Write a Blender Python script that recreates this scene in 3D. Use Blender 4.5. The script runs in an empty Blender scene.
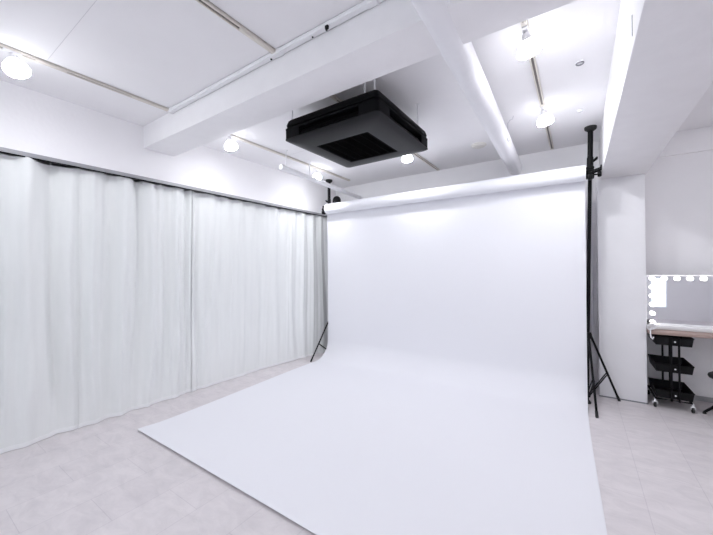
import bpy, bmesh, math, random
from mathutils import Vector, Matrix
random.seed(7)
PI = math.pi
SC = bpy.context.scene
COL = SC.collection

# ------------------------------------------------------------------ materials
def mat(name, rgb, rough=0.6, metal=0.0, bump=0.0, bscale=60.0, tint=0.0, tscale=4.0, emit=None, estr=0.0, spec=0.5):
    m = bpy.data.materials.new(name); m.use_nodes = True
    nt = m.node_tree; b = nt.nodes['Principled BSDF']
    b.inputs['Base Color'].default_value = (*rgb, 1)
    b.inputs['Roughness'].default_value = rough
    b.inputs['Metallic'].default_value = metal
    b.inputs['Specular IOR Level'].default_value = spec
    tc = nt.nodes.new('ShaderNodeTexCoord')
    if tint:
        n = nt.nodes.new('ShaderNodeTexNoise'); n.inputs['Scale'].default_value = tscale; n.inputs['Detail'].default_value = 5
        r = nt.nodes.new('ShaderNodeValToRGB')
        r.color_ramp.elements[0].position = 0.3; r.color_ramp.elements[1].position = 0.7
        r.color_ramp.elements[0].color = (*[c * (1 - tint) for c in rgb], 1)
        r.color_ramp.elements[1].color = (*[min(1, c * (1 + tint * .4)) for c in rgb], 1)
        nt.links.new(tc.outputs['Object'], n.inputs['Vector']); nt.links.new(n.outputs['Fac'], r.inputs['Fac'])
        nt.links.new(r.outputs['Color'], b.inputs['Base Color'])
    if bump:
        n = nt.nodes.new('ShaderNodeTexNoise'); n.inputs['Scale'].default_value = bscale; n.inputs['Detail'].default_value = 4
        bp = nt.nodes.new('ShaderNodeBump'); bp.inputs['Strength'].default_value = bump; bp.inputs['Distance'].default_value = 0.01
        nt.links.new(tc.outputs['Object'], n.inputs['Vector']); nt.links.new(n.outputs['Fac'], bp.inputs['Height'])
        nt.links.new(bp.outputs['Normal'], b.inputs['Normal'])
    if emit:
        b.inputs['Emission Color'].default_value = (*emit, 1); b.inputs['Emission Strength'].default_value = estr
    return m

WALL = (0.875, 0.865, 0.88)
M_wall = mat('white_wall_paint', WALL, 0.75, bump=0.10, bscale=35, tint=0.015)
M_ceil = mat('white_ceiling_board', (0.87, 0.86, 0.875), 0.8, bump=0.05, bscale=80, tint=0.015)
M_beam = mat('white_beam_paint', (0.875, 0.865, 0.88), 0.7, bump=0.18, bscale=14, tint=0.02, tscale=9)
M_column = mat('white_column_render', (0.875, 0.87, 0.89), 0.7, bump=0.28, bscale=9, tint=0.02)
M_pipe = mat('white_pipe_wrap', (0.86, 0.86, 0.89), 0.45, bump=0.45, bscale=16)
M_paper = mat('white_backdrop_paper', (0.825, 0.825, 0.862), 0.85, bump=0.03, bscale=6, spec=0.25)
M_roll = mat('white_rolled_paper', (0.81, 0.815, 0.855), 0.7)
M_black = mat('black_coated_metal', (0.007, 0.007, 0.008), 0.45, bump=0.03, bscale=200, spec=0.12)
M_blackp = mat('black_plastic', (0.009, 0.009, 0.010), 0.48, bump=0.05, bscale=250, spec=0.14)
M_acpanel = mat('charcoal_plastic_panel', (0.0075, 0.0075, 0.009), 0.42, bump=0.05, bscale=250, spec=0.16)
M_acbody = mat('near_black_plastic_casing', (0.004, 0.004, 0.005), 0.6, bump=0.05, bscale=250, spec=0.08)
M_grille = mat('black_grille_mesh', (0.001, 0.001, 0.0012), 0.8, tint=0.05, spec=0.05)
M_white = mat('white_enamel', (0.85, 0.85, 0.87), 0.4, tint=0.01)
M_rail = mat('pale_grey_rail', (0.36, 0.36, 0.38), 0.4, metal=0.3, bump=0.02)
M_seam = mat('ceiling_seam_filler', (0.66, 0.65, 0.67), 0.8, tint=0.02)
M_cream = mat('cream_plastic', (0.70, 0.66, 0.60), 0.5, tint=0.02)
M_slot = mat('dark_track_slot', (0.16, 0.14, 0.13), 0.6, tint=0.05)
M_steel = mat('dull_steel', (0.55, 0.55, 0.58), 0.35, metal=0.8, bump=0.02)
M_desk = mat('pinkish_brown_wood', (0.36, 0.26, 0.23), 0.5, bump=0.05, bscale=40, tint=0.12, tscale=14)
M_seat = mat('black_vinyl', (0.02, 0.02, 0.022), 0.5, bump=0.1, bscale=120)
M_rubber = mat('black_rubber', (0.015, 0.015, 0.015), 0.7, tint=0.05)
M_cord = mat('white_cord', (0.82, 0.82, 0.84), 0.5, tint=0.02)
M_detector = mat('cream_detector_plastic', (0.74, 0.72, 0.68), 0.5, tint=0.02)
M_strip = mat('grey_strip', (0.25, 0.25, 0.27), 0.6, tint=0.03)
M_hem = mat('white_hem_tape', (0.90, 0.91, 0.91), 0.8, bump=0.05, bscale=300)
LAMP = (0.95, 0.965, 1.0)
M_bulb = mat('lit_lamp_glass', (0.9, 0.9, 0.9), 0.4, emit=LAMP, estr=7.0)
M_lens = mat('lit_lamp_face', (0.9, 0.9, 0.9), 0.4, emit=LAMP, estr=160.0)
M_vbulb = mat('lit_vanity_bulb', (0.9, 0.9, 0.9), 0.4, emit=(1.0, 0.97, 0.94), estr=5.0)

M_mirror = mat('silvered_mirror', (0.86, 0.87, 0.90), 0.03, metal=1.0)
def make_glass():
    m = bpy.data.materials.new('clear_window_glass'); m.use_nodes = True
    nt = m.node_tree; nt.nodes.remove(nt.nodes['Principled BSDF']); out = nt.nodes['Material Output']
    t = nt.nodes.new('ShaderNodeBsdfTransparent'); t.inputs['Color'].default_value = (0.95, 0.98, 1, 1)
    g = nt.nodes.new('ShaderNodeBsdfGlossy'); g.inputs['Roughness'].default_value = 0.02
    x = nt.nodes.new('ShaderNodeMixShader'); x.inputs[0].default_value = 0.06
    nt.links.new(t.outputs[0], x.inputs[1]); nt.links.new(g.outputs[0], x.inputs[2]); nt.links.new(x.outputs[0], out.inputs['Surface'])
    return m
M_glass = make_glass()

def make_curtain():
    m = bpy.data.materials.new('off_white_curtain_cloth'); m.use_nodes = True
    nt = m.node_tree; b = nt.nodes['Principled BSDF']
    b.inputs['Roughness'].default_value = 0.85; b.inputs['Specular IOR Level'].default_value = 0.2
    tc = nt.nodes.new('ShaderNodeTexCoord'); mp = nt.nodes.new('ShaderNodeMapping')
    mp.inputs['Scale'].default_value = (4, 12, 1.0)
    n = nt.nodes.new('ShaderNodeTexNoise'); n.inputs['Scale'].default_value = 1.6; n.inputs['Detail'].default_value = 6
    r = nt.nodes.new('ShaderNodeValToRGB')
    r.color_ramp.elements[0].position = 0.3; r.color_ramp.elements[1].position = 0.7
    r.color_ramp.elements[0].color = (0.825, 0.842, 0.835, 1); r.color_ramp.elements[1].color = (0.865, 0.88, 0.872, 1)
    bp = nt.nodes.new('ShaderNodeBump'); bp.inputs['Strength'].default_value = 0.12; bp.inputs['Distance'].default_value = 0.01
    nt.links.new(tc.outputs['Object'], mp.inputs['Vector']); nt.links.new(mp.outputs['Vector'], n.inputs['Vector'])
    nt.links.new(n.outputs['Fac'], r.inputs['Fac']); nt.links.new(r.outputs['Color'], b.inputs['Base Color'])
    nt.links.new(n.outputs['Fac'], bp.inputs['Height']); nt.links.new(bp.outputs['Normal'], b.inputs['Normal'])
    return m
M_curtain = make_curtain()

def make_floor():
    m = bpy.data.materials.new('pale_stone_floor_tile'); m.use_nodes = True
    nt = m.node_tree; b = nt.nodes['Principled BSDF']
    tc = nt.nodes.new('ShaderNodeTexCoord'); mp = nt.nodes.new('ShaderNodeMapping')
    mp.inputs['Rotation'].default_value = (0, 0, PI / 2)
    mp.inputs['Location'].default_value = (0.13, 0.305, 0)
    br = nt.nodes.new('ShaderNodeTexBrick')
    br.inputs['Scale'].default_value = 1.0; br.inputs['Brick Width'].default_value = 0.625; br.inputs['Row Height'].default_value = 0.3125
    br.inputs['Mortar Size'].default_value = 0.0022; br.inputs['Mortar Smooth'].default_value = 0.3; br.offset = 0.5
    br.inputs['Color1'].default_value = (0.715, 0.675, 0.69, 1); br.inputs['Color2'].default_value = (0.69, 0.65, 0.667, 1)
    br.inputs['Mortar'].default_value = (0.61, 0.57, 0.595, 1)
    n = nt.nodes.new('ShaderNodeTexNoise'); n.inputs['Scale'].default_value = 5.5; n.inputs['Detail'].default_value = 9; n.inputs['Roughness'].default_value = 0.68
    n.inputs['Distortion'].default_value = 0.6
    mp2 = nt.nodes.new('ShaderNodeMapping'); mp2.inputs['Scale'].default_value = (1.0, 1.9, 1)
    r = nt.nodes.new('ShaderNodeValToRGB')
    r.color_ramp.elements[0].position = 0.32; r.color_ramp.elements[0].color = (0.80, 0.80, 0.80, 1)
    r.color_ramp.elements[1].position = 0.62; r.color_ramp.elements[1].color = (1.06, 1.06, 1.05, 1)
    mx = nt.nodes.new('ShaderNodeMix'); mx.data_type = 'RGBA'; mx.blend_type = 'MULTIPLY'; mx.inputs['Factor'].default_value = 0.55
    L = nt.links.new
    L(tc.outputs['Object'], mp.inputs['Vector']); L(mp.outputs['Vector'], br.inputs['Vector'])
    L(tc.outputs['Object'], mp2.inputs['Vector']); L(mp2.outputs['Vector'], n.inputs['Vector'])
    L(n.outputs['Fac'], r.inputs['Fac']); L(br.outputs['Color'], mx.inputs[6]); L(r.outputs['Color'], mx.inputs[7])
    L(mx.outputs[2], b.inputs['Base Color'])
    b.inputs['Roughness'].default_value = 0.5; b.inputs['Specular IOR Level'].default_value = 0.35
    return m
M_floor = make_floor()

# ------------------------------------------------------------------ mesh helpers
def box(bm, lo, hi, bev=0.0, seg=2, M=None):
    r = bmesh.ops.create_cube(bm, size=1.0); vs = r['verts']
    for v in vs:
        v.co = Vector([lo[i] + (v.co[i] + .5) * (hi[i] - lo[i]) for i in range(3)])
    if bev:
        es = list({e for v in vs for e in v.link_edges})
        rb = bmesh.ops.bevel(bm, geom=es, offset=bev, segments=seg, profile=0.5, affect='EDGES')
        vs = list(set(rb['verts']) | {v for v in vs if v.is_valid})
    if M is not None:
        for v in vs: v.co = M @ v.co
    return vs

def frame(d):
    d = d.normalized(); a = Vector((0, 0, 1)) if abs(d.z) < .9 else Vector((1, 0, 0))
    u = d.cross(a).normalized(); return u, d.cross(u).normalized()

def path(bm, pts, r, n=12, closed=False):
    pts = [Vector(p) for p in pts]; rings = []; k = len(pts); u = None
    rr = r if isinstance(r, (list, tuple)) else [r] * k
    for i, p in enumerate(pts):
        if closed: d = pts[(i + 1) % k] - pts[i - 1]
        else: d = pts[min(i + 1, k - 1)] - pts[max(i - 1, 0)]
        d.normalize()
        if u is None: u, w = frame(d)
        else:
            u = (u - d * u.dot(d)).normalized(); w = d.cross(u)
        rings.append([bm.verts.new(p + (u * math.cos(2 * PI * j / n) + w * math.sin(2 * PI * j / n)) * rr[i]) for j in range(n)])
    for i in range(k if closed else k - 1):
        a, b = rings[i], rings[(i + 1) % k]
        for j in range(n): bm.faces.new((a[j], a[(j + 1) % n], b[(j + 1) % n], b[j]))
    if not closed:
        bm.faces.new(rings[0][::-1]); bm.faces.new(rings[-1])

def tube(bm, a, b, r, n=14): path(bm, [a, b], r, n)

def lathe(bm, prof, org=(0, 0, 0), axis=(0, 0, 1), n=24):
    org = Vector(org); ax = Vector(axis).normalized(); u, w = frame(ax); rings = []
    for r, h in prof:
        if r < 1e-6: rings.append([bm.verts.new(org + ax * h)])
        else: rings.append([bm.verts.new(org + ax * h + (u * math.cos(2 * PI * j / n) + w * math.sin(2 * PI * j / n)) * r) for j in range(n)])
    for a, b in zip(rings, rings[1:]):
        for j in range(n):
            k = (j + 1) % n
            if len(a) == 1 and len(b) == 1: continue
            if len(a) == 1: bm.faces.new((a[0], b[k], b[j]))
            elif len(b) == 1: bm.faces.new((a[j], a[k], b[0]))
            else: bm.faces.new((a[j], a[k], b[k], b[j]))
    if len(rings[0]) > 1: bm.faces.new(rings[0][::-1])
    if len(rings[-1]) > 1: bm.faces.new(rings[-1])

def prism(bm, poly, axis, a, b):
    """poly of 2D points extruded along an axis from a to b"""
    def P(p, t):
        q = list(p); q.insert(axis, t); return Vector(q)
    A = [bm.verts.new(P(p, a)) for p in poly]; B = [bm.verts.new(P(p, b)) for p in poly]
    n = len(poly)
    for i in range(n): bm.faces.new((A[i], A[(i + 1) % n], B[(i + 1) % n], B[i]))
    bm.faces.new(A[::-1]); bm.faces.new(B)

def rsquare(cx, cy, h, r, seg=5):
    pts = []
    for k, (sx, sy) in enumerate(((1, 1), (-1, 1), (-1, -1), (1, -1))):
        for i in range(seg + 1):
            a = PI / 2 * k + PI / 2 * i / seg
            pts.append((cx + sx * (h - r) + r * math.cos(a), cy + sy * (h - r) + r * math.sin(a)))
    return pts

def loft(bm, loops, cap0=True, cap1=True):
    R = [[bm.verts.new(Vector(p)) for p in l] for l in loops]; n = len(R[0])
    for a, b in zip(R, R[1:]):
        for j in range(n): bm.faces.new((a[j], a[(j + 1) % n], b[(j + 1) % n], b[j]))
    if cap0: bm.faces.new(R[0][::-1])
    if cap1: bm.faces.new(R[-1])

def obj(name, build, m, parent=None, smooth=30, bevel=0, base=None):
    """build(bm) writes in the parent's local space (top-level: world space, origin moved to base)"""
    bm = bmesh.new(); build(bm)
    if parent is not None:
        off = Vector((0, 0, 0)); p = parent
        while p is not None: off += p.location; p = p.parent
        bmesh.ops.translate(bm, verts=bm.verts, vec=-off)
    elif base is not None:
        bmesh.ops.translate(bm, verts=bm.verts, vec=-Vector(base))
    bmesh.ops.recalc_face_normals(bm, faces=bm.faces)
    me = bpy.data.meshes.new(name); bm.to_mesh(me); bm.free()
    me.materials.append(m)
    if smooth:
        for p in me.polygons: p.use_smooth = True
        me.set_sharp_from_angle(angle=math.radians(smooth))
    o = bpy.data.objects.new(name, me); COL.objects.link(o)
    if parent is not None: o.parent = parent
    elif base is not None: o.location = base
    return o

def thing(name, label, cat, loc, group=None):
    o = bpy.data.objects.new(name, None); COL.objects.link(o); o.location = loc; o.empty_display_size = .1
    o['label'] = label; o['category'] = cat
    if group: o['group'] = group
    return o
def tag(o, label, cat, group=None):
    o['label'] = label; o['category'] = cat
    if group: o['group'] = group
    return o
def struct(name, build, m, **k):
    o = obj(name, build, m, **k)
    if o.parent is None: o['kind'] = 'structure'
    return o
def dup(root, loc, label, group=None):
    r = root.copy(); COL.objects.link(r); r.location = loc; r['label'] = label
    if group: r['group'] = group
    for ch in list(root.children):
        c = ch.copy(); COL.objects.link(c); c.parent = r
        for g in ch.children:
            d = g.copy(); COL.objects.link(d); d.parent = c
    return r

# ------------------------------------------------------------------ camera (recovered from the photo's vanishing points)
H = 1.40
yaw, pitch, roll = [math.radians(a) for a in (34.0962, 0.3194, -0.4391)]
F = Vector((-math.sin(yaw) * math.cos(pitch), math.cos(yaw) * math.cos(pitch), math.sin(pitch)))
R0 = Vector((math.cos(yaw), math.sin(yaw), 0)); U0 = R0.cross(F)
Rv = R0 * math.cos(roll) + U0 * math.sin(roll); Uv = U0 * math.cos(roll) - R0 * math.sin(roll)
cd = bpy.data.cameras.new('camera'); cam = bpy.data.objects.new('camera', cd); COL.objects.link(cam)
cam.matrix_world = Matrix(((Rv.x, Uv.x, -F.x, 0), (Rv.y, Uv.y, -F.y, 0), (Rv.z, Uv.z, -F.z, H), (0, 0, 0, 1)))
cd.sensor_fit = 'HORIZONTAL'; cd.sensor_width = 36; cd.lens = 36 * 327.86 / 713; cd.clip_start = 0.02
SC.camera = cam

# ------------------------------------------------------------------ room shell
CZ = 2.85          # ceiling
XL, XR, YF, YB, YN = -3.60, 3.00, -2.60, 4.68, 4.85
def zs(y): return 2.341 + (y - .539) * .0015       # lower edge of the lintel over the curtain
struct('floor', lambda bm: box(bm, (-4.05, YF - .1, -.10), (XR + .1, YN + .12, 0)), M_floor, smooth=0)

def ceil(bm):
    box(bm, (-4.05, YF - .1, CZ), (XR + .1, YN + .12, CZ + .12))
struct('ceiling', ceil, M_ceil, smooth=0)
# fine board seams in the ceiling
for i, (x0, y0, x1, y1) in enumerate(((-3.0, .672, -1.70, .672), (-3.0, 2.95, -1.70, 2.95))):
    struct('trim_%d' % (i + 1), lambda bm: box(bm, (x0, y0 - .0013, CZ - .0012), (x1, y1 + .0013, CZ + .004)), M_seam, smooth=0)

def lintel(bm):
    y0, y1 = YF - .1, YB + .05
    prism(bm, [(y0, CZ), (y1, CZ), (y1, zs(y1)), (y0, zs(y0))], 0, XL - .42, XL)
struct('wall_left', lintel, M_wall, smooth=0)
struct('wall_left_behind_curtain', lambda bm: box(bm, (-4.05, YF - .1, 0), (-3.93, YB + .1, 2.40)), M_wall, smooth=0)
struct('wall_back', lambda bm: box(bm, (-4.05, YB, 0), (.40, YB + .29, CZ)), M_wall, smooth=0)
struct('wall_back_niche', lambda bm: box(bm, (.40, YN, 0), (XR + .1, YN + .12, CZ)), M_wall, smooth=0)
struct('trim_3', lambda bm: box(bm, (.42, YN - .035, 2.60), (XR, YN, 2.80)), M_wall, smooth=0)
struct('wall_right', lambda bm: box(bm, (XR, YF - .1, 0), (XR + .12, YN + .1, CZ)), M_wall, smooth=0)
WINS_AND_FILL = [(1.60, 1.97, .29, 1.14), (-3.20, -1.75, .85, 2.35), (-1.35, .10, .85, 2.35)]  # narrow one shows in the mirror; both wide ones are added for fill daylight
def wfront(bm):
    xs = sorted(WINS_AND_FILL); x = -4.05
    for a, b, c, d in xs:
        box(bm, (x, YF - .12, 0), (a, YF, CZ)); box(bm, (a, YF - .12, 0), (b, YF, c)); box(bm, (a, YF - .12, d), (b, YF, CZ)); x = b
    box(bm, (x, YF - .12, 0), (XR + .1, YF, CZ))
struct('wall_front', wfront, M_wall, smooth=0)
for i, (a, b, c, d) in enumerate(WINS_AND_FILL):
    def wframe(bm):
        for lo, hi in (((a, YF - .08, c), (b, YF + .015, c + .04)), ((a, YF - .08, d - .04), (b, YF + .015, d)),
                       ((a, YF - .08, c + .04), (a + .04, YF + .015, d - .04)), ((b - .04, YF - .08, c + .04), (b, YF + .015, d - .04))):
            box(bm, lo, hi, .004)
    wf = struct('window_or_fill_%d' % (i + 1), wframe, M_white)
    struct('window_or_fill_pane', lambda bm: box(bm, (a + .04, YF - .045, c + .04), (b - .04, YF - .039, d - .04)), M_glass, parent=wf, smooth=0)

# column, beams
struct('wall_column', lambda bm: box(bm, (.176, 4.44, 0), (.572, YN + .05, 2.36), .006), M_column)
struct('baseboard_column', lambda bm: box(bm, (.172, 4.434, 0), (.576, 4.4405, .012)), M_strip, smooth=0)
struct('baseboard_niche', lambda bm: box(bm, (.575, YN - .012, 0), (XR, YN, .05)), M_rail, smooth=0)
struct('trim_beam_right', lambda bm: box(bm, (.205, YF, 2.36), (.590, YN + .02, CZ + .02), .008), M_beam)
struct('trim_beam_cross', lambda bm: box(bm, (XL - .05, 1.525, 2.632), (.21, 1.828, CZ + .02), .008), M_beam)

# round pipe boxed in white running under the ceiling
def duct(bm):
    loops = []
    for k in range(41):
        y = YF + (YB + .02 - YF) * k / 40
        cx = -.562 - (y - 1.38) * .0305
        w = .079 + .0012 * math.sin(k * 2.3)
        l = []
        for j in range(32):
            a = 2 * PI * j / 32; c, s_ = math.cos(a), math.sin(a)
            l.append((cx + w * math.copysign(abs(c) ** .85, c), y, 2.688 - .082 * math.copysign(abs(s_) ** .85, s_)))
        loops.append(l)
    loft(bm, loops)
pd = thing('ceiling_pipe', 'thick white wrapped pipe running under the cross beam towards the paper roll', 'pipe', (-.56, 1.4, 2.69))
obj('pipe', duct, M_pipe, pd, smooth=50)
for y in (-1.6, .2, 2.6, 4.2):
    x = -.562 - (y - 1.38) * .0305
    obj('hanger', lambda bm: tube(bm, (x, y, 2.76), (x, y, CZ), .006, 10), M_steel, pd)

# cable raceway along the beam
rw = thing('cable_raceway', 'long white cable raceway along the near top edge of the cross beam', 'raceway', (-1.7, 1.51, 2.83))
obj('cover', lambda bm: box(bm, (-3.02, 1.484, 2.820), (.20, 1.519, CZ - .003), .003), M_white, rw)
for x in (-3.00, -1.62, -.9):
    obj('joint_band', lambda bm: box(bm, (x - .03, 1.481, 2.817), (x + .03, 1.521, CZ - .001), .002), M_white, rw)
for x, r in ((-1.70, .008), (-1.33, .006)):
    obj('screw', lambda bm: lathe(bm, [(0, 0), (r, 0), (r, .004), (0, .005)], (x, 1.507, 2.822), (0, -.3, -1), 10), M_blackp, rw)
cl = obj('cable_clip', lambda bm: (box(bm, (-1.211, 1.476, 2.800), (-1.189, 1.492, 2.822), .004), tube(bm, (-1.2, 1.484, 2.803), (-1.204, 1.484, 2.793), .006, 10)), M_blackp, base=(-1.2, 1.489, 2.80))
tag(cl, 'small black clip on the white raceway above the air conditioner', 'clip')

# ------------------------------------------------------------------ lighting tracks and spotlights
def track(x, y0, y1, label, slots):
    t = thing('lighting_track', label, 'track', (x, (y0 + y1) / 2, CZ), 'lighting tracks on the ceiling')
    obj('rail', lambda bm: (box(bm, (x - .018, y0, CZ - .020), (x - .008, y1, CZ), .002), box(bm, (x + .008, y0, CZ - .020), (x + .018, y1, CZ), .002),
                            box(bm, (x - .018, y0, CZ - .006), (x + .018, y1, CZ))), M_cream, t)
    s = 0
    for a, b, kind in slots:
        if kind: obj('slot', lambda bm: box(bm, (x - .008, a, CZ - .0135), (x + .008, b, CZ - .006)), M_slot, t, smooth=0)
        else: obj('cover_strip', lambda bm: box(bm, (x - .011, a, CZ - .0225), (x + .011, b, CZ - .006), .001), M_cream, t)
    for y in (y0, y1):
        obj('end_cap', lambda bm: box(bm, (x - .019, y - .006, CZ - .021), (x + .019, y + .006, CZ), .002), M_cream, t)
    return t
track(-3.03, -2.4, 1.478, 'cream lighting track on the ceiling nearest the curtain, in front of the cross beam', ((-2.4, .62, 1), (.62, .78, 0), (.78, 1.2, 1), (1.2, 1.47, 0)))
track(-3.06, 1.84, 4.33, 'cream lighting track nearest the curtain, beyond the cross beam', ((1.84, 3.9, 0), (3.9, 4.32, 1)))
track(-1.65, -2.4, 1.478, 'cream lighting track ending at the white raceway, half dark slot', ((-2.4, 1.22, 1), (1.22, 1.47, 0)))
track(-1.68, 1.84, 4.62, 'cream lighting track passing above the black air conditioner', ((1.84, 2.2, 0), (2.2, 4.6, 1)))
track(-.25, 1.84, 4.60, 'cream lighting track right of the white pipe with two lit lamps', ((1.84, 2.12, 1), (2.12, 2.4, 0), (2.4, 3.3, 1), (3.3, 3.5, 0), (3.5, 4.59, 1)))
track(-.25, -2.4, 1.478, 'added unseen cream lighting track right of the white pipe, in front of the cross beam', ((-2.4, 1.47, 1),))  # out of view, included to carry an added lamp

def lamp(x, y, label, tilt=(0, 0, -1)):
    g = 'lit track spotlights'
    t = thing('track_spotlight', label, 'spotlight', (x, y, CZ - .018), g)
    z = CZ - .018
    obj('adapter', lambda bm: box(bm, (x - .015, y - .045, z - .016), (x + .015, y + .045, z), .004), M_white, t)
    obj('arm', lambda bm: tube(bm, (x, y, z - .014), (x, y, z - .036), .007, 12), M_steel, t)
    d = Vector(tilt).normalized(); o = Vector((x, y, z - .036))
    obj('head', lambda bm: lathe(bm, [(0, -.012), (.020, -.012), (.024, 0), (.026, .014), (.036, .026), (0.030, .030)], o, d, 24), M_white, t)
    b = obj('bulb', lambda bm: lathe(bm, [(.030, .024), (.050, .044), (.064, .066), (.069, .084), (.066, .098), (.063, .103)], o, d, 28), M_bulb, t, smooth=60)
    obj('lens', lambda bm: lathe(bm, [(.0625, .102), (.058, .108), (.040, .117), (.02, .121), (0, .122)], o, d, 28), M_lens, b, smooth=60)
    return t
lamp(-3.03, .51, 'big lit spotlight on the near left track above the curtain', (.25, .2, -1))
lamp(-3.05, 2.12, 'lit spotlight just beyond the cross beam at its left end', (.1, .2, -1))
lamp(-3.08, 3.54, 'lit spotlight above the hanging white pipe near the left stand', (.05, .2, -1))
lamp(-1.68, 3.57, 'lit spotlight peeking out past the far right corner of the air conditioner', (0, .1, -1))
lamp(-.25, 2.20, 'larger nearer lit spotlight on the track right of the white pipe', (.2, .4, -1))
lamp(-.25, 3.37, 'smaller farther lit spotlight on the track right of the white pipe', (.2, .2, -1))
track(1.55, -2.4, 4.4, 'added unseen cream track for fill lamps on the ceiling right of the right beam', ((-2.4, 4.38, 1),))  # track added out of view to hold the fill lamps below
lamp(1.55, 2.7, 'added unseen fill lamp right of the right beam, shining towards the dressing corner', (-.15, .45, -1))  # unseen lamp added to brighten the niche
lamp(1.55, -1.3, 'added unseen fill lamp right of the right beam, closest to the front wall', (.35, -1, -.8))  # added out of view to lighten the wall the mirror reflects
lamp(1.55, .3, 'added unseen fill lamp right of the right beam, midway along its track', (0, .3, -1))  # extra unseen lamp, fills the right side of the room
lamp(-1.65, -.6, 'added unseen fill lamp on the track behind the camera, in line with the air conditioner', (0, .3, -1))  # added behind the camera to raise overall brightness
lamp(-.25, -.5, 'added unseen fill lamp on the right track behind the camera', (0, .3, -1))  # another added lamp out of view, general fill

# ------------------------------------------------------------------ hanging white pipe under the far left track
hb = thing('hanging_pipe', 'slim white pipe hanging under the far left ceiling track', 'pipe', (-3.0, 2.75, 2.64))
obj('pipe', lambda bm: path(bm, [(-2.925, 2.74, 2.628), (-2.928, 2.78, 2.628), (-3.09, 4.66, 2.628)], .031, 18), M_white, hb)
obj('end_cap', lambda bm: lathe(bm, [(0, -.02), (.031, -.018), (.035, -.01), (.035, .03), (.031, .034)], (-2.925, 2.745, 2.628), (-.083, 1, 0), 16), M_white, hb)
obj('wall_flange', lambda bm: lathe(bm, [(0, 0), (.045, 0), (.045, .006), (.03, .012), (.024, .012)], (-3.091, 4.679, 2.628), (0, -1, 0), 20), M_white, hb)
for y in (2.82, 3.28):
    x = -2.928 - (y - 2.78) * .0835
    obj('hanger', lambda bm: (tube(bm, (x, y, 2.65), (x, y, CZ), .006, 10), lathe(bm, [(0, 0), (.022, 0), (.022, .006), (0, .006)], (x, y, CZ - .006), (0, 0, 1), 14)), M_white, hb)

# ------------------------------------------------------------------ air conditioner
AX, AY, AH, AB = -1.593, 2.416, .462, 2.471
ac = thing('air_conditioner', 'black square air conditioner hung from the ceiling above the paper backdrop', 'air conditioner', (AX, AY, AB))
def rs(h, r, z, seg=6): return [(x, y, z) for x, y in rsquare(AX, AY, h, r, seg)]
obj('top_casing', lambda bm: loft(bm, [rs(AH - .050, .03, 2.670), rs(AH - .030, .03, 2.667), rs(AH - .018, .03, 2.655), rs(AH - .008, .03, 2.622), rs(AH - .010, .03, 2.606), rs(AH - .022, .03, 2.602), rs(AH - .020, .03, 2.594), rs(AH - .002, .03, 2.590), rs(AH - .002, .03, 2.580), rs(AH - .008, .03, 2.576)]), M_acbody, ac)
obj('core', lambda bm: loft(bm, [rs(AH - .055, .03, 2.578), rs(AH - .055, .03, 2.498)]), M_grille, ac)
for k in range(4):
    Mr = Matrix.Translation((AX, AY, 0)) @ Matrix.Rotation(PI / 2 * k, 4, 'Z')
    def corner(bm):
        s = AH - .003; L = .165; r = .030
        pl = [(s - L, s - .054), (s - .054, s - .054), (s - .054, s - L), (s, s - L)]
        pl += [(s - r + r * math.cos(a), s - r + r * math.sin(a)) for a in [PI / 2 * i / 5 for i in range(6)]] + [(s - L, s)]
        loft(bm, [[tuple(Mr @ Vector((x, y, z))) for x, y in pl] for z in (2.5775, 2.5025)])
    obj('corner_cover', corner, M_acbody, ac)
    def louver(bm):
        pp = [(AH - .050, 2.560), (AH - .044, 2.563), (AH - .012, 2.519), (AH - .018, 2.515)]
        A = [bm.verts.new(Mr @ Vector((x, -.288, z))) for x, z in pp]; B = [bm.verts.new(Mr @ Vector((x, .288, z))) for x, z in pp]
        for i in range(4): bm.faces.new((A[i], A[(i + 1) % 4], B[(i + 1) % 4], B[i]))
        bm.faces.new(A[::-1]); bm.faces.new(B)
    obj('louver', louver, M_acbody, ac)
GH = .262; GX, GY = AX - .022, AY + .012
def gl(h, r, z): return [(x, y, z) for x, y in rsquare(GX, GY, h, r, 6)]
def panel(bm):
    loft(bm, [rs(AH - .02, .03, 2.507), rs(AH, .034, 2.503), rs(AH, .034, 2.497), rs(AH - .016, .036, 2.487), rs(AH - .06, .036, 2.478), rs(AH - .10, .036, 2.474),
              gl(GH + .02, .014, AB), gl(GH, .010, AB + .002), gl(GH, .010, AB + .022)])
obj('bottom_panel', panel, M_acpanel, ac)
def grille(bm):
    box(bm, (GX - GH + .002, GY - GH + .002, AB + .014), (GX + GH - .002, GY + GH - .002, AB + .020))
    n = 26
    for i in range(1, n):
        t = -GH + 2 * GH * i / n
        box(bm, (GX - GH + .002, GY + t - .002, AB + .006), (GX + GH - .002, GY + t + .002, AB + .015))
    for i in range(1, 6):
        t = -GH + 2 * GH * i / 6
        box(bm, (GX + t - .003, GY - GH + .002, AB + .005), (GX + t + .003, GY + GH - .002, AB + .015))
    for sx in (-1, 1):
        box(bm, (GX + sx * (GH - .01) - .008, GY - GH + .002, AB + .004), (GX + sx * (GH - .01) + .008, GY + GH - .002, AB + .016))
        box(bm, (GX - GH + .002, GY + sx * (GH - .01) - .008, AB + .004), (GX + GH - .002, GY + sx * (GH - .01) + .008, AB + .016))
obj('grille', grille, M_grille, ac, smooth=0)
for x, y in ((-2.0, 2.0), (-1.275, 2.01), (-1.195, 2.015), (-1.160, 2.695), (-2.0, 2.80)):
    obj('hanging_rod', lambda bm: (tube(bm, (x, y, 2.645), (x, y, CZ), .0055, 10), lathe(bm, [(0, 0), (.020, 0), (.020, .005), (0, .005)], (x, y, CZ - .005), (0, 0, 1), 14)), M_white, ac)

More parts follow.
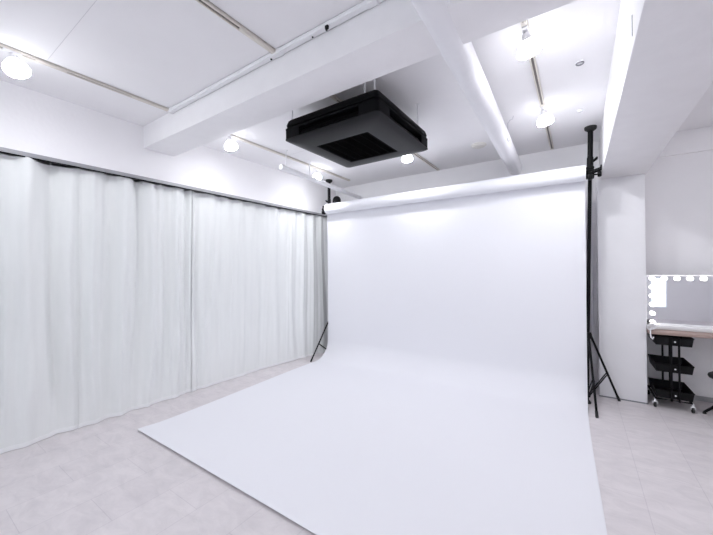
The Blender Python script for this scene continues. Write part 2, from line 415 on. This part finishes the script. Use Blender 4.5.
# ------------------------------------------------------------------ small ceiling fittings
sd = thing('smoke_detector', 'flat round cream smoke detector on the ceiling left of the white pipe', 'smoke detector', (-.955, 3.99, CZ))
obj('base_plate', lambda bm: lathe(bm, [(0, 0), (.085, 0), (.085, -.010), (.08, -.012)], (-.955, 3.99, CZ), (0, 0, 1), 32), M_detector, sd)
obj('sensor_cap', lambda bm: lathe(bm, [(.07, -.012), (.066, -.024), (.04, -.030), (0, -.031)], (-.955, 3.99, CZ), (0, 0, 1), 32), M_detector, sd)
for (x, y, m, l) in ((.022, 2.80, M_strip, 'nearer grey ring hook on the ceiling left of the right beam'), (.027, 3.66, M_white, 'farther pale ring hook on the ceiling above the right stand')):
    rk = thing('ring_hook', l, 'hook', (x, y, CZ), 'ring hooks on the ceiling')
    obj('plate', lambda bm: lathe(bm, [(0, 0), (.027, 0), (.026, -.006), (0, -.006)], (x, y, CZ), (0, 0, 1), 20), M_white, rk)
    obj('ring', lambda bm: path(bm, [(x + .022 * math.cos(a), y + .022 * math.sin(a), CZ - .010) for a in [2 * PI * i / 20 for i in range(20)]], .0045, 8, True), m, rk)
wh = obj('wire_hook', lambda bm: path(bm, [(-.50, 3.42, CZ), (-.505, 3.42, CZ - .03), (-.53, 3.42, CZ - .035), (-.548, 3.42, CZ - .06), (-.552, 3.42, CZ - .22), (-.545, 3.42, CZ - .235), (-.535, 3.42, CZ - .225)], .0028, 8), M_steel, base=(-.50, 3.42, CZ))
tag(wh, 'thin steel wire hook hanging from the ceiling beside the white pipe', 'hook')
tp = obj('marking_strip', lambda bm: box(bm, (.2030, 1.855, 2.410), (.2055, 1.865, 2.500)), M_strip, base=(.2035, 1.87, 2.44))
tag(tp, 'short dark strip on the bright left face of the right ceiling beam', 'strip')

# ------------------------------------------------------------------ curtain rail and curtains
cr = thing('curtain_rail', 'long pale grey curtain rail under the lintel along the left wall', 'curtain rail', (-3.66, 1.0, 2.32))
def railp(x0, x1, d0, d1):
    def f(bm):
        y0, y1 = YF, 4.66
        lo = [(x0, y0, zs(y0) - d0), (x1, y0, zs(y0) - d0), (x1, y0, zs(y0) - d1), (x0, y0, zs(y0) - d1)]
        hi = [(x0, y1, zs(y1) - d0), (x1, y1, zs(y1) - d0), (x1, y1, zs(y1) - d1), (x0, y1, zs(y1) - d1)]
        loft(bm, [lo, hi])
    return f
obj('fascia', railp(-3.622, -3.596, -.002, .029), M_rail, cr, smooth=0)
obj('runner_channel', railp(-3.715, -3.640, .000, .010), M_strip, cr, smooth=0)
obj('gap_shade_strip', railp(-3.622, -3.606, .029, .037), M_black, cr, smooth=0)  # black strip standing in for the shaded gap between rail and curtain

def sm(a, b, t):
    t = max(0, min(1, (t - a) / (b - a))); return t * t * (3 - 2 * t)
def curtain(y0, y1, label, folds, amp, xc, hooks, seed, drop=.0):
    rnd = random.Random(seed)
    t = thing('curtain', label, 'curtain', (xc, (y0 + y1) / 2, 0), 'white curtains along the left wall')
    ph = [rnd.uniform(0, 6.28) for _ in range(12)]
    cre = [(rnd.uniform(y0, y1), rnd.uniform(.010, .030), rnd.uniform(-.009, .017), rnd.uniform(.2, 1.8)) for _ in range(int((y1 - y0) * 9))]
    def X(y, z):
        u = (y - y0) / (y1 - y0); h = z / 2.3
        a = amp * (0.70 + .45 * (1 - h)) * (.38 + .62 * sm(0, .6, z))
        v = 0
        for c, w, s in folds:
            d = (y + .035 * math.sin(2 * z + c * 5) * (1 - h) - c) / (w * .78)
            v += s * math.exp(-d * d)
        v += .18 * math.sin(u * 23 + ph[0] + .5 * math.sin(z * 1.1 + ph[3])) + .10 * math.sin(u * 51 + ph[1] + .6 * z)
        v *= sm(0, .06, y - y0) * sm(0, .06, y1 - y)
        cr_ = 0
        for c, w, s, zc in cre:
            d = (y - c - .03 * (z - zc)) / w
            if abs(d) < 3: cr_ += s * math.exp(-d * d) * math.exp(-((z - zc) / .55) ** 2)
        hk = .014 * math.sin(PI * ((y - y0) / (y1 - y0)) * hooks * 2) * sm(1.7, 2.28, z)
        edge = (.016 if seed == 9 else .010) * sm(.025, 0, y - y0) - .004 * sm(.05, 0, y1 - y)
        a *= 1.0
        return xc + .085 * sm(3.0, 4.1, y) * (1 - .8 * h) + .11 * sm(3.9, 4.64, y) * (1 - .6 * h) + .035 * sm(.6, 2.3, z) + a * v + cr_ * sm(0, .05, y1 - y) + hk * sm(0, .06, y - y0) * sm(0, .06, y1 - y) + edge * .6
    ny = int((y1 - y0) / .0095); nz = 64
    def top(y):
        p = ((y - y0) / (y1 - y0)) * hooks
        return zs(y) - .024 - drop - .014 * abs(math.sin(PI * p)) ** .8 - .006 * math.sin(y * 9 + ph[5])
    def sheet(zf, rows, thick, push=0.0):
        def f(bm):
            G = []
            for i in range(ny + 1):
                y = y0 + (y1 - y0) * i / ny
                G.append([(X(y, zf(y, k / rows)) + push, y, zf(y, k / rows)) for k in range(rows + 1)])
            V = [[[bm.verts.new((p[0] + s, p[1], p[2])) for p in row] for row in G] for s in (0, -thick)]
            A, B = V
            for i in range(ny):
                for k in range(rows):
                    bm.faces.new((A[i][k], A[i][k + 1], A[i + 1][k + 1], A[i + 1][k])); bm.faces.new((B[i][k], B[i + 1][k], B[i + 1][k + 1], B[i][k + 1]))
                bm.faces.new((A[i][0], A[i + 1][0], B[i + 1][0], B[i][0])); bm.faces.new((A[i][rows], B[i][rows], B[i + 1][rows], A[i + 1][rows]))
            for k in range(rows):
                bm.faces.new((A[0][k], B[0][k], B[0][k + 1], A[0][k + 1])); bm.faces.new((A[ny][k], A[ny][k + 1], B[ny][k + 1], B[ny][k]))
        return f
    obj('cloth', sheet(lambda y, s: .012 + (top(y) - .012) * s, nz, .003), M_curtain, t, smooth=80)
    obj('hem', sheet(lambda y, s: .004 + .036 * s, 3, .010, .004), M_hem, t, smooth=80)
    for k in range(hooks + 1):
        y = min(y1 - .01, max(y0 + .01, y0 + (y1 - y0) * k / hooks))
        if y < -.2: continue
        x = X(y, top(y)) - .004
        obj('hook', lambda bm: path(bm, [(x, y, top(y) - .04), (x - .006, y, top(y) + .01), (x - .006, y, zs(y) - .008)], .003, 6), M_white, t)
    return t
curtain(-2.2, 1.035, 'broad near left curtain with wide soft shadowed folds', [(.02, .09, -.8), (.30, .07, .8), (.50, .05, -.9), (.68, .09, .9), (.86, .05, -.7), (.98, .05, .5), (-.4, .1, .8), (-.9, .1, -.8), (-1.5, .12, .8)], .100, -3.705, 18, 3)
curtain(1.031, 2.064, 'narrow middle curtain with deep rounded folds, between two seams', [(1.13, .045, .7), (1.24, .05, -.8), (1.37, .055, .9), (1.50, .05, -.8), (1.63, .05, .8), (1.76, .05, -.6), (1.88, .045, .9), (2.0, .04, -.7), (2.06, .03, .8)], .080, -3.705, 6, 5)
curtain(2.062, 4.64, 'wide flatter far curtain reaching the paper backdrop corner', [(2.115, .04, -1.2), (2.21, .05, .6), (2.45, .05, -.35), (2.75, .09, .35), (3.05, .05, -.3), (3.3, .06, .4), (3.62, .05, .6), (3.74, .04, -.4), (3.86, .04, .6), (3.97, .035, -.45), (4.07, .04, .5), (4.18, .035, -.4), (4.27, .03, .4), (4.36, .03, -.3)], .040, -3.705, 13, 9)

# ------------------------------------------------------------------ paper backdrop on its roll
RY, RZ, RR = 4.020, 2.352, .078
bd = thing('paper_backdrop', 'huge white seamless paper backdrop sweeping from its roll down over the floor', 'backdrop', (-1.6, 4.0, 0))
obj('paper_roll', lambda bm: lathe(bm, [(.028, 0), (RR - .002, 0), (RR, .002), (RR, 3.343), (RR - .002, 3.345), (.028, 3.345)], (-3.275, RY, RZ), (1, 0, 0), 48), M_roll, bd)
obj('core_tube', lambda bm: tube(bm, (-3.36, RY, RZ), (.135, RY, RZ), .026, 20), M_black, bd)
def paper(bm):
    prof = []
    for i in range(9):
        a = PI / 2 * (1 - i / 8); prof.append((RY + (RR + .0012) * math.cos(a), RZ + (RR + .0012) * math.sin(a)))
    YS = RY + RR + .001; rad = .30
    for i in range(1, 25): prof.append((YS, RZ - (RZ - rad) * i / 24))
    for i in range(1, 17):
        a = PI / 2 * i / 16; prof.append((YS - rad + rad * math.cos(a), rad - (rad - .003) * math.sin(a)))
    yf = 1.300; ys = YS - rad
    for i in range(1, 41):
        y = ys + (yf - ys) * i / 40
        prof.append((y, .003 + .013 * sm(.22, 0, y - yf)))
    nx = 40; th = .0016
    rows = []
    for j, (y, z) in enumerate(prof):
        s = sm(3.9, 1.3, y)
        xl = -3.335 + .123 * s; xr = .064 + .064 * s
        row = []
        for i in range(nx + 1):
            u = i / nx; x = xl + (xr - xl) * u
            wv = .0035 * math.sin(u * 9 + 1) * sm(.3, 1.2, z) * sm(2.3, 1.8, z)
            row.append(Vector((x, y + wv, z)))
        rows.append(row)
    nj = len(rows)
    def nrm(j):
        a = prof[max(0, j - 1)]; b = prof[min(nj - 1, j + 1)]
        d = Vector((0, b[0] - a[0], b[1] - a[1])).normalized(); return Vector((0, d.z, -d.y))
    A = [[bm.verts.new(p) for p in r] for r in rows]
    B = [[bm.verts.new(p + nrm(j) * th) for p in r] for j, r in enumerate(rows)]
    for j in range(nj - 1):
        for i in range(nx):
            bm.faces.new((A[j][i], A[j][i + 1], A[j + 1][i + 1], A[j + 1][i])); bm.faces.new((B[j][i], B[j + 1][i], B[j + 1][i + 1], B[j][i + 1]))
        bm.faces.new((A[j][0], A[j + 1][0], B[j + 1][0], B[j][0])); bm.faces.new((A[j][nx], B[j][nx], B[j + 1][nx], A[j + 1][nx]))
    for i in range(nx):
        bm.faces.new((A[0][i], B[0][i], B[0][i + 1], A[0][i + 1])); bm.faces.new((A[-1][i], A[-1][i + 1], B[-1][i + 1], B[-1][i]))
obj('paper_sheet', paper, M_paper, bd, smooth=60)

# ------------------------------------------------------------------ the two black floor to ceiling stands
def stand(x, y, label, feet, hubz, side):
    t = thing('backdrop_stand', label, 'stand', (x, y, 0), 'black stands holding the paper roll')
    obj('lower_pole', lambda bm: tube(bm, (x, y, .01), (x, y, 2.44), .017, 20), M_black, t)
    obj('upper_pole', lambda bm: tube(bm, (x, y, 2.44), (x, y, 2.815), .0235, 20), M_black, t)
    obj('ceiling_plate', lambda bm: lathe(bm, [(0, 2.805), (.028, 2.805), (.050, 2.822), (.054, 2.832), (.054, CZ), (0, CZ)], (x, y, 0), (0, 0, 1), 28), M_rubber, t)
    obj('foot_plate', lambda bm: lathe(bm, [(0, 0), (.036, 0), (.036, .012), (.024, .03), (0, .03)], (x, y, 0), (0, 0, 1), 24), M_rubber, t)
    obj('lock_collar', lambda bm: lathe(bm, [(.018, 2.405), (.031, 2.405), (.036, 2.425), (.036, 2.435), (.028, 2.445), (.028, 2.53), (.024, 2.54)], (x, y, 0), (0, 0, 1), 24), M_blackp, t)
    obj('lock_lever', lambda bm: (tube(bm, (x + side * .02, y, 2.49), (x + side * .055, y - .01, 2.515), .013, 12), box(bm, (x + side * .055 - .008, y - .02, 2.508), (x + side * .055 + .008, y, 2.53), .004)), M_blackp, t)
    # bracket reaching forward to carry the roll's core tube
    def clamp(bm):
        box(bm, (x - .036, y - .040, 2.318), (x + .036, y + .036, 2.400), .008)
        ax = x
        box(bm, (ax - .018, RY - .045, RZ - .075), (ax + .018, RY + .02, RZ - .028), .008); box(bm, (ax - .018, RY + .0, RZ - .06), (ax + .018, y - .03, RZ + .02), .006)
        path(bm, [(ax, RY + .036 * math.cos(a), RZ + .036 * math.sin(a)) for a in [PI * (-.95 + 1.15 * i / 12) for i in range(13)]], .015, 10)
    ck = obj('clamp', clamp, M_blackp, t)
    obj('hook_arm', lambda bm: (path(bm, [(x + side * .03, y - .005, 2.385), (x + side * .075, y - .01, 2.400), (x + side * .110, y - .012, 2.412)], [.022, .019, .021], 12), box(bm, (x + side * .10 - .016, y - .034, 2.392), (x + side * .10 + .018, y + .010, 2.440), .005)), M_blackp, t)
    obj('knob', lambda bm: (tube(bm, (x + side * .03, y - .006, 2.352), (x + side * .07, y - .006, 2.352), .008, 10), lathe(bm, [(0, 0), (.026, 0), (.029, .006), (.029, .026), (.022, .034), (0, .034)], (x + side * .062, y - .006, 2.352), (side, 0, .1), 18)), M_blackp, t)
    obj('leg_collar', lambda bm: lathe(bm, [(.0165, hubz - .03), (.030, hubz - .03), (.034, hubz - .01), (.034, hubz + .015), (.028, hubz + .03), (.0165, hubz + .03)], (x, y, 0), (0, 0, 1), 20), M_blackp, t)
    obj('brace_collar', lambda bm: lathe(bm, [(.0165, .065), (.028, .065), (.030, .075), (.030, .10), (.0165, .11)], (x, y, 0), (0, 0, 1), 20), M_blackp, t)
    for fx, fy in feet:
        d = Vector((fx - x, fy - y, 0)); n = d.normalized(); hp = Vector((x, y, hubz)) + n * .030; fp = Vector((fx, fy, .012))
        lg = obj('leg', lambda bm: tube(bm, hp, fp, .0105, 12), M_black, t)
        obj('rubber_foot', lambda bm: path(bm, [fp + (hp - fp).normalized() * .05, fp, fp + Vector((0, 0, -.012)) + n * .003], [.0125, .0135, .012], 12), M_rubber, lg)
        mid = fp + (hp - fp) * .42; s = n.cross(Vector((0, 0, 1))) * .010
        b0 = Vector((x, y, .085)) + n * .026
        obj('brace', lambda bm: (tube(bm, b0 + s, mid + s, .0058, 8), tube(bm, b0 - s, mid - s, .0058, 8)), M_black, t)
    return t
def ring3(x, y, r, a0): return [(x + r * math.cos(math.radians(a0 + 120 * k)), y + r * math.sin(math.radians(a0 + 120 * k))) for k in range(3)]
rs_ = stand(.060, 4.150, 'right black tripod stand, pole to the ceiling beside the white column', [(.340, 4.385), (.130, 3.785), (-.24, 4.24)], .70, 1)
rs_.rotation_euler = (0, .020, 0)
stand(-3.335, 4.150, 'left black tripod stand, mostly hidden behind the paper by the curtain', [(-3.375, 3.735), (-2.97, 4.33), (-3.40, 4.54)], .575, -1)

# small black dome hanging behind the left end of the roll
pn = thing('pendant', 'small black dome hanging on a thin cord behind the left end of the roll', 'pendant', (-3.30, 4.40, 2.50))
obj('dome', lambda bm: lathe(bm, [(0, .085), (.02, .083), (.048, .066), (.066, .038), (.072, 0), (.072, -.02), (.06, -.024), (0, -.024)], (-3.385, 4.42, 2.560), (0, 0, 1), 28), M_blackp, pn)
obj('cord', lambda bm: tube(bm, (-3.385, 4.42, 2.64), (-3.385, 4.42, CZ), .003, 8), M_white, pn)

# ------------------------------------------------------------------ pipe and socket on the corner left of the column
cp = thing('wall_conduit', 'thin white conduit running up the back wall left of the column', 'conduit', (.155, 4.66, 0))
obj('pipe', lambda bm: tube(bm, (.128, 4.655, 0), (.128, 4.655, CZ), .013, 14), M_white, cp)
obj('socket_box', lambda bm: box(bm, (.094, 4.628, .30), (.161, 4.68, .42), .006), M_white, cp)
for z in (1.0, 1.9):
    obj('strap', lambda bm: box(bm, (.108, 4.64, z), (.148, 4.68, z + .02), .003), M_white, cp)

# ------------------------------------------------------------------ dressing corner right of the column
DZ = .757
dk = thing('makeup_desk', 'pinkish brown wooden desk in the niche right of the white column', 'desk', (1.25, 4.6, 0))
obj('desktop', lambda bm: box(bm, (.577, 4.372, DZ - .028), (1.95, 4.835, DZ), .004), M_desk, dk)
for x, y in ((1.90, 4.41), (1.90, 4.79), (1.90, 4.60)):
    obj('leg', lambda bm: box(bm, (x - .02, y - .02, 0), (x + .02, y + .02, DZ - .0275), .003), M_white, dk)

mx0, mx1, mz0, mz1, my = .588, 1.55, .800, 1.318, 4.640
vm = thing('vanity_mirror', 'white framed mirror ringed with lit round bulbs, standing on the desk', 'mirror', (1.07, my, DZ))
def mframe(bm):
    w = .012
    box(bm, (mx0, my, mz0), (mx1, my + .03, mz0 + w), .003); box(bm, (mx0, my, mz1 - w), (mx1, my + .03, mz1), .003)
    box(bm, (mx0, my, mz0 + w), (mx0 + w, my + .03, mz1 - w), .003); box(bm, (mx1 - w, my, mz0 + w), (mx1, my + .03, mz1 - w), .003)
    box(bm, (mx0 + .005, my + .012, mz0 + .005), (mx1 - .005, my + .03, mz1 - .005))
obj('frame', mframe, M_white, vm)
obj('glass', lambda bm: box(bm, (mx0 + .010, my + .006, mz0 + .010), (mx1 - .010, my + .0125, mz1 - .010)), M_mirror, vm, smooth=0)
obj('base', lambda bm: box(bm, (mx0, my - .10, DZ + .001), (mx1, my + .06, mz0), .008), M_white, vm)
bp_ = []
tx0 = mx0 + .057
nb = 10
for k in range(nb): bp_.append((tx0 + (mx1 - mx0 - .09) * k / (nb - 1), mz1 - .038))
for k in range(1, 6):
    z = mz1 - .038 - k * .0925
    bp_ += [(tx0, z), (mx1 - .045, z)]
for x, z in bp_:
    b = obj('bulb', lambda bm: lathe(bm, [(.010, .004), (.016, .010), (.021, .020), (.0215, .027), (.018, .036), (.010, .042), (0, .044)], (x, my + .006, z), (0, -1, 0), 18), M_vbulb, vm, smooth=60)
    obj('socket', lambda bm: lathe(bm, [(0, -.002), (.014, -.002), (.014, .005), (.010, .007)], (x, my + .006, z), (0, -1, 0), 14), M_white, b)

hi = thing('hair_clip', 'small black hair clip at the left end of the desk below the mirror bulbs', 'hair clip', (.61, 4.47, DZ))
hi.location = (.625, 4.50, mz0)
obj('upper_jaw', lambda bm: box(bm, (.590, 4.545, mz0 + .018), (.655, 4.565, mz0 + .028), .003), M_blackp, hi)
obj('lower_jaw', lambda bm: box(bm, (.590, 4.545, mz0 + .0005), (.660, 4.565, mz0 + .012), .003), M_blackp, hi)
obj('spring', lambda bm: tube(bm, (.598, 4.555, mz0 + .008), (.598, 4.555, mz0 + .022), .006, 10), M_steel, hi)

def coil(bm):
    pts = []
    for i in range(90):
        a = 2 * PI * i / 18
        r = .030 + .006 * math.sin(i * .7)
        pts.append((.606 + r * math.cos(a), 4.405 + .02 * math.sin(i * .31) , DZ + .042 + r * math.sin(a) * .9 + .004 * math.sin(i)))
    pts += [(.600, 4.385, DZ + .03), (.590, 4.362, DZ + .015), (.588, 4.352, DZ - .02), (.592, 4.350, DZ - .06), (.604, 4.352, DZ - .075), (.612, 4.354, DZ - .05)]
    path(bm, pts, .006, 8)
cc = obj('power_cord', coil, M_cord, base=(.606, 4.405, DZ))
tag(cc, 'white coiled cord bunched at the left end of the desk and hanging over its edge', 'cord')

# utility cart
cx0, cx1, cy0, cy1 = .625, .905, 4.392, 4.785
ct = thing('utility_cart', 'black three tier rolling cart with caged trays under the desk', 'cart', ((cx0 + cx1) / 2, (cy0 + cy1) / 2, 0))
cxm = .772
for z0, z1 in ((.104, .182), (.362, .440), (.626, .708)):
    def tray(bm):
        w = .003
        o0 = [(cx0 + .010, cy0 + .010), (cx1 - .010, cy0 + .010), (cx1 - .010, cy1 - .010), (cx0 + .010, cy1 - .010)]
        o1 = [(cx0, cy0), (cx1, cy0), (cx1, cy1), (cx0, cy1)]
        i1 = [(cx0 + w, cy0 + w), (cx1 - w, cy0 + w), (cx1 - w, cy1 - w), (cx0 + w, cy1 - w)]
        i0 = [(cx0 + .013, cy0 + .013), (cx1 - .013, cy0 + .013), (cx1 - .013, cy1 - .013), (cx0 + .013, cy1 - .013)]
        loft(bm, [[(x, y, z0) for x, y in o0], [(x, y, z1) for x, y in o1], [(x, y, z1) for x, y in i1], [(x, y, z0 + .004) for x, y in i0]])
    tr = obj('tray', tray, M_blackp, ct)
    def rim(bm):
        path(bm, [(cx0, cy0, z1), (cx1, cy0, z1), (cx1, cy1, z1), (cx0, cy1, z1)], .005, 8, True)
    obj('rim', rim, M_black, tr)
    obj('screw', lambda bm: lathe(bm, [(0, 0), (.008, 0), (.007, .004), (0, .006)], (cxm, cy0 - .007, (z0 + z1) / 2), (0, -1, 0), 14), M_white, tr)
for yy, s in ((cy0, -1), (cy1, 1)):
    def post(bm):
        for xx in (cxm - .028, cxm + .028):
            tube(bm, (xx, yy + s * .009, .085), (xx, yy + s * .009, .712), .0085, 12)
        for z in (.143, .401, .667):
            box(bm, (cxm - .03, yy + s * .004 - .004, z - .03), (cxm + .03, yy + s * .004 + .004, z + .03), .002)
    obj('post', post, M_black, ct)
obj('base_frame', lambda bm: path(bm, [(cx0 + .0, cy0 + .0, .092), (cx1 - .02, cy0 + .0, .092), (cx1 - .02, cy1, .092), (cx0 + .0, cy1, .092)], .010, 10, True), M_black, ct)
for x in (cx0 - .002, cx1 - .010):
    for y in (cy0 + .006, cy1 - .006):
        cs = obj('caster', lambda bm: (tube(bm, (x, y, .058), (x, y, .092), .008, 10), box(bm, (x - .018, y - .010, .034), (x - .013, y + .012, .060), .002), box(bm, (x + .013, y - .010, .034), (x + .018, y + .012, .060), .002), box(bm, (x - .018, y - .010, .053), (x + .018, y + .012, .060), .002)), M_white, ct)
        obj('wheel', lambda bm: lathe(bm, [(0, -.011), (.018, -.011), (.025, -.008), (.025, .008), (.018, .011), (0, .011)], (x, y + .004, .025), (1, 0, 0), 20), M_rubber, cs)

# stool at the right edge
sx, sy = 1.165, 4.36
st = thing('stool', 'black low stool on a star base at the right edge beside the cart', 'stool', (sx, sy, 0))
obj('seat', lambda bm: lathe(bm, [(0, .368), (.15, .368), (.170, .374), (.176, .388), (.172, .402), (.155, .411), (0, .414)], (sx, sy, 0), (0, 0, 1), 36), M_seat, st)
obj('column', lambda bm: lathe(bm, [(0, .06), (.030, .06), (.034, .25), (.017, .25), (.017, .355), (.05, .358), (.05, .370), (0, .370)], (sx, sy, 0), (0, 0, 1), 20), M_black, st)
for k in range(5):
    a = math.radians(156 + 72 * k); n = Vector((math.cos(a), math.sin(a), 0))
    obj('leg', lambda bm: path(bm, [Vector((sx, sy, .215)) + n * .02, Vector((sx, sy, .118)) + n * .11, Vector((sx, sy, .016)) + n * .205], [.017, .014, .010], 10), M_black, st)
    obj('glide', lambda bm: lathe(bm, [(0, 0), (.014, 0), (.014, .012), (.009, .018), (0, .018)], Vector((sx, sy, 0)) + n * .202, (0, 0, 1), 14), M_rubber, st)

# ------------------------------------------------------------------ daylight through the mirrored opening and the added fill ones, view settings
w = bpy.data.worlds.new('sky'); SC.world = w; w.use_nodes = True
bg = w.node_tree.nodes['Background']; bg.inputs['Color'].default_value = (0.90, 0.95, 1.0, 1); bg.inputs['Strength'].default_value = 2.2
SC.view_settings.view_transform = 'Standard'; SC.view_settings.look = 'None'
SC.view_settings.gamma = 1.0; SC.view_settings.use_curve_mapping = False
SC.view_settings.exposure = 0.13
SC.cycles.max_bounces = 12; SC.cycles.diffuse_bounces = 8
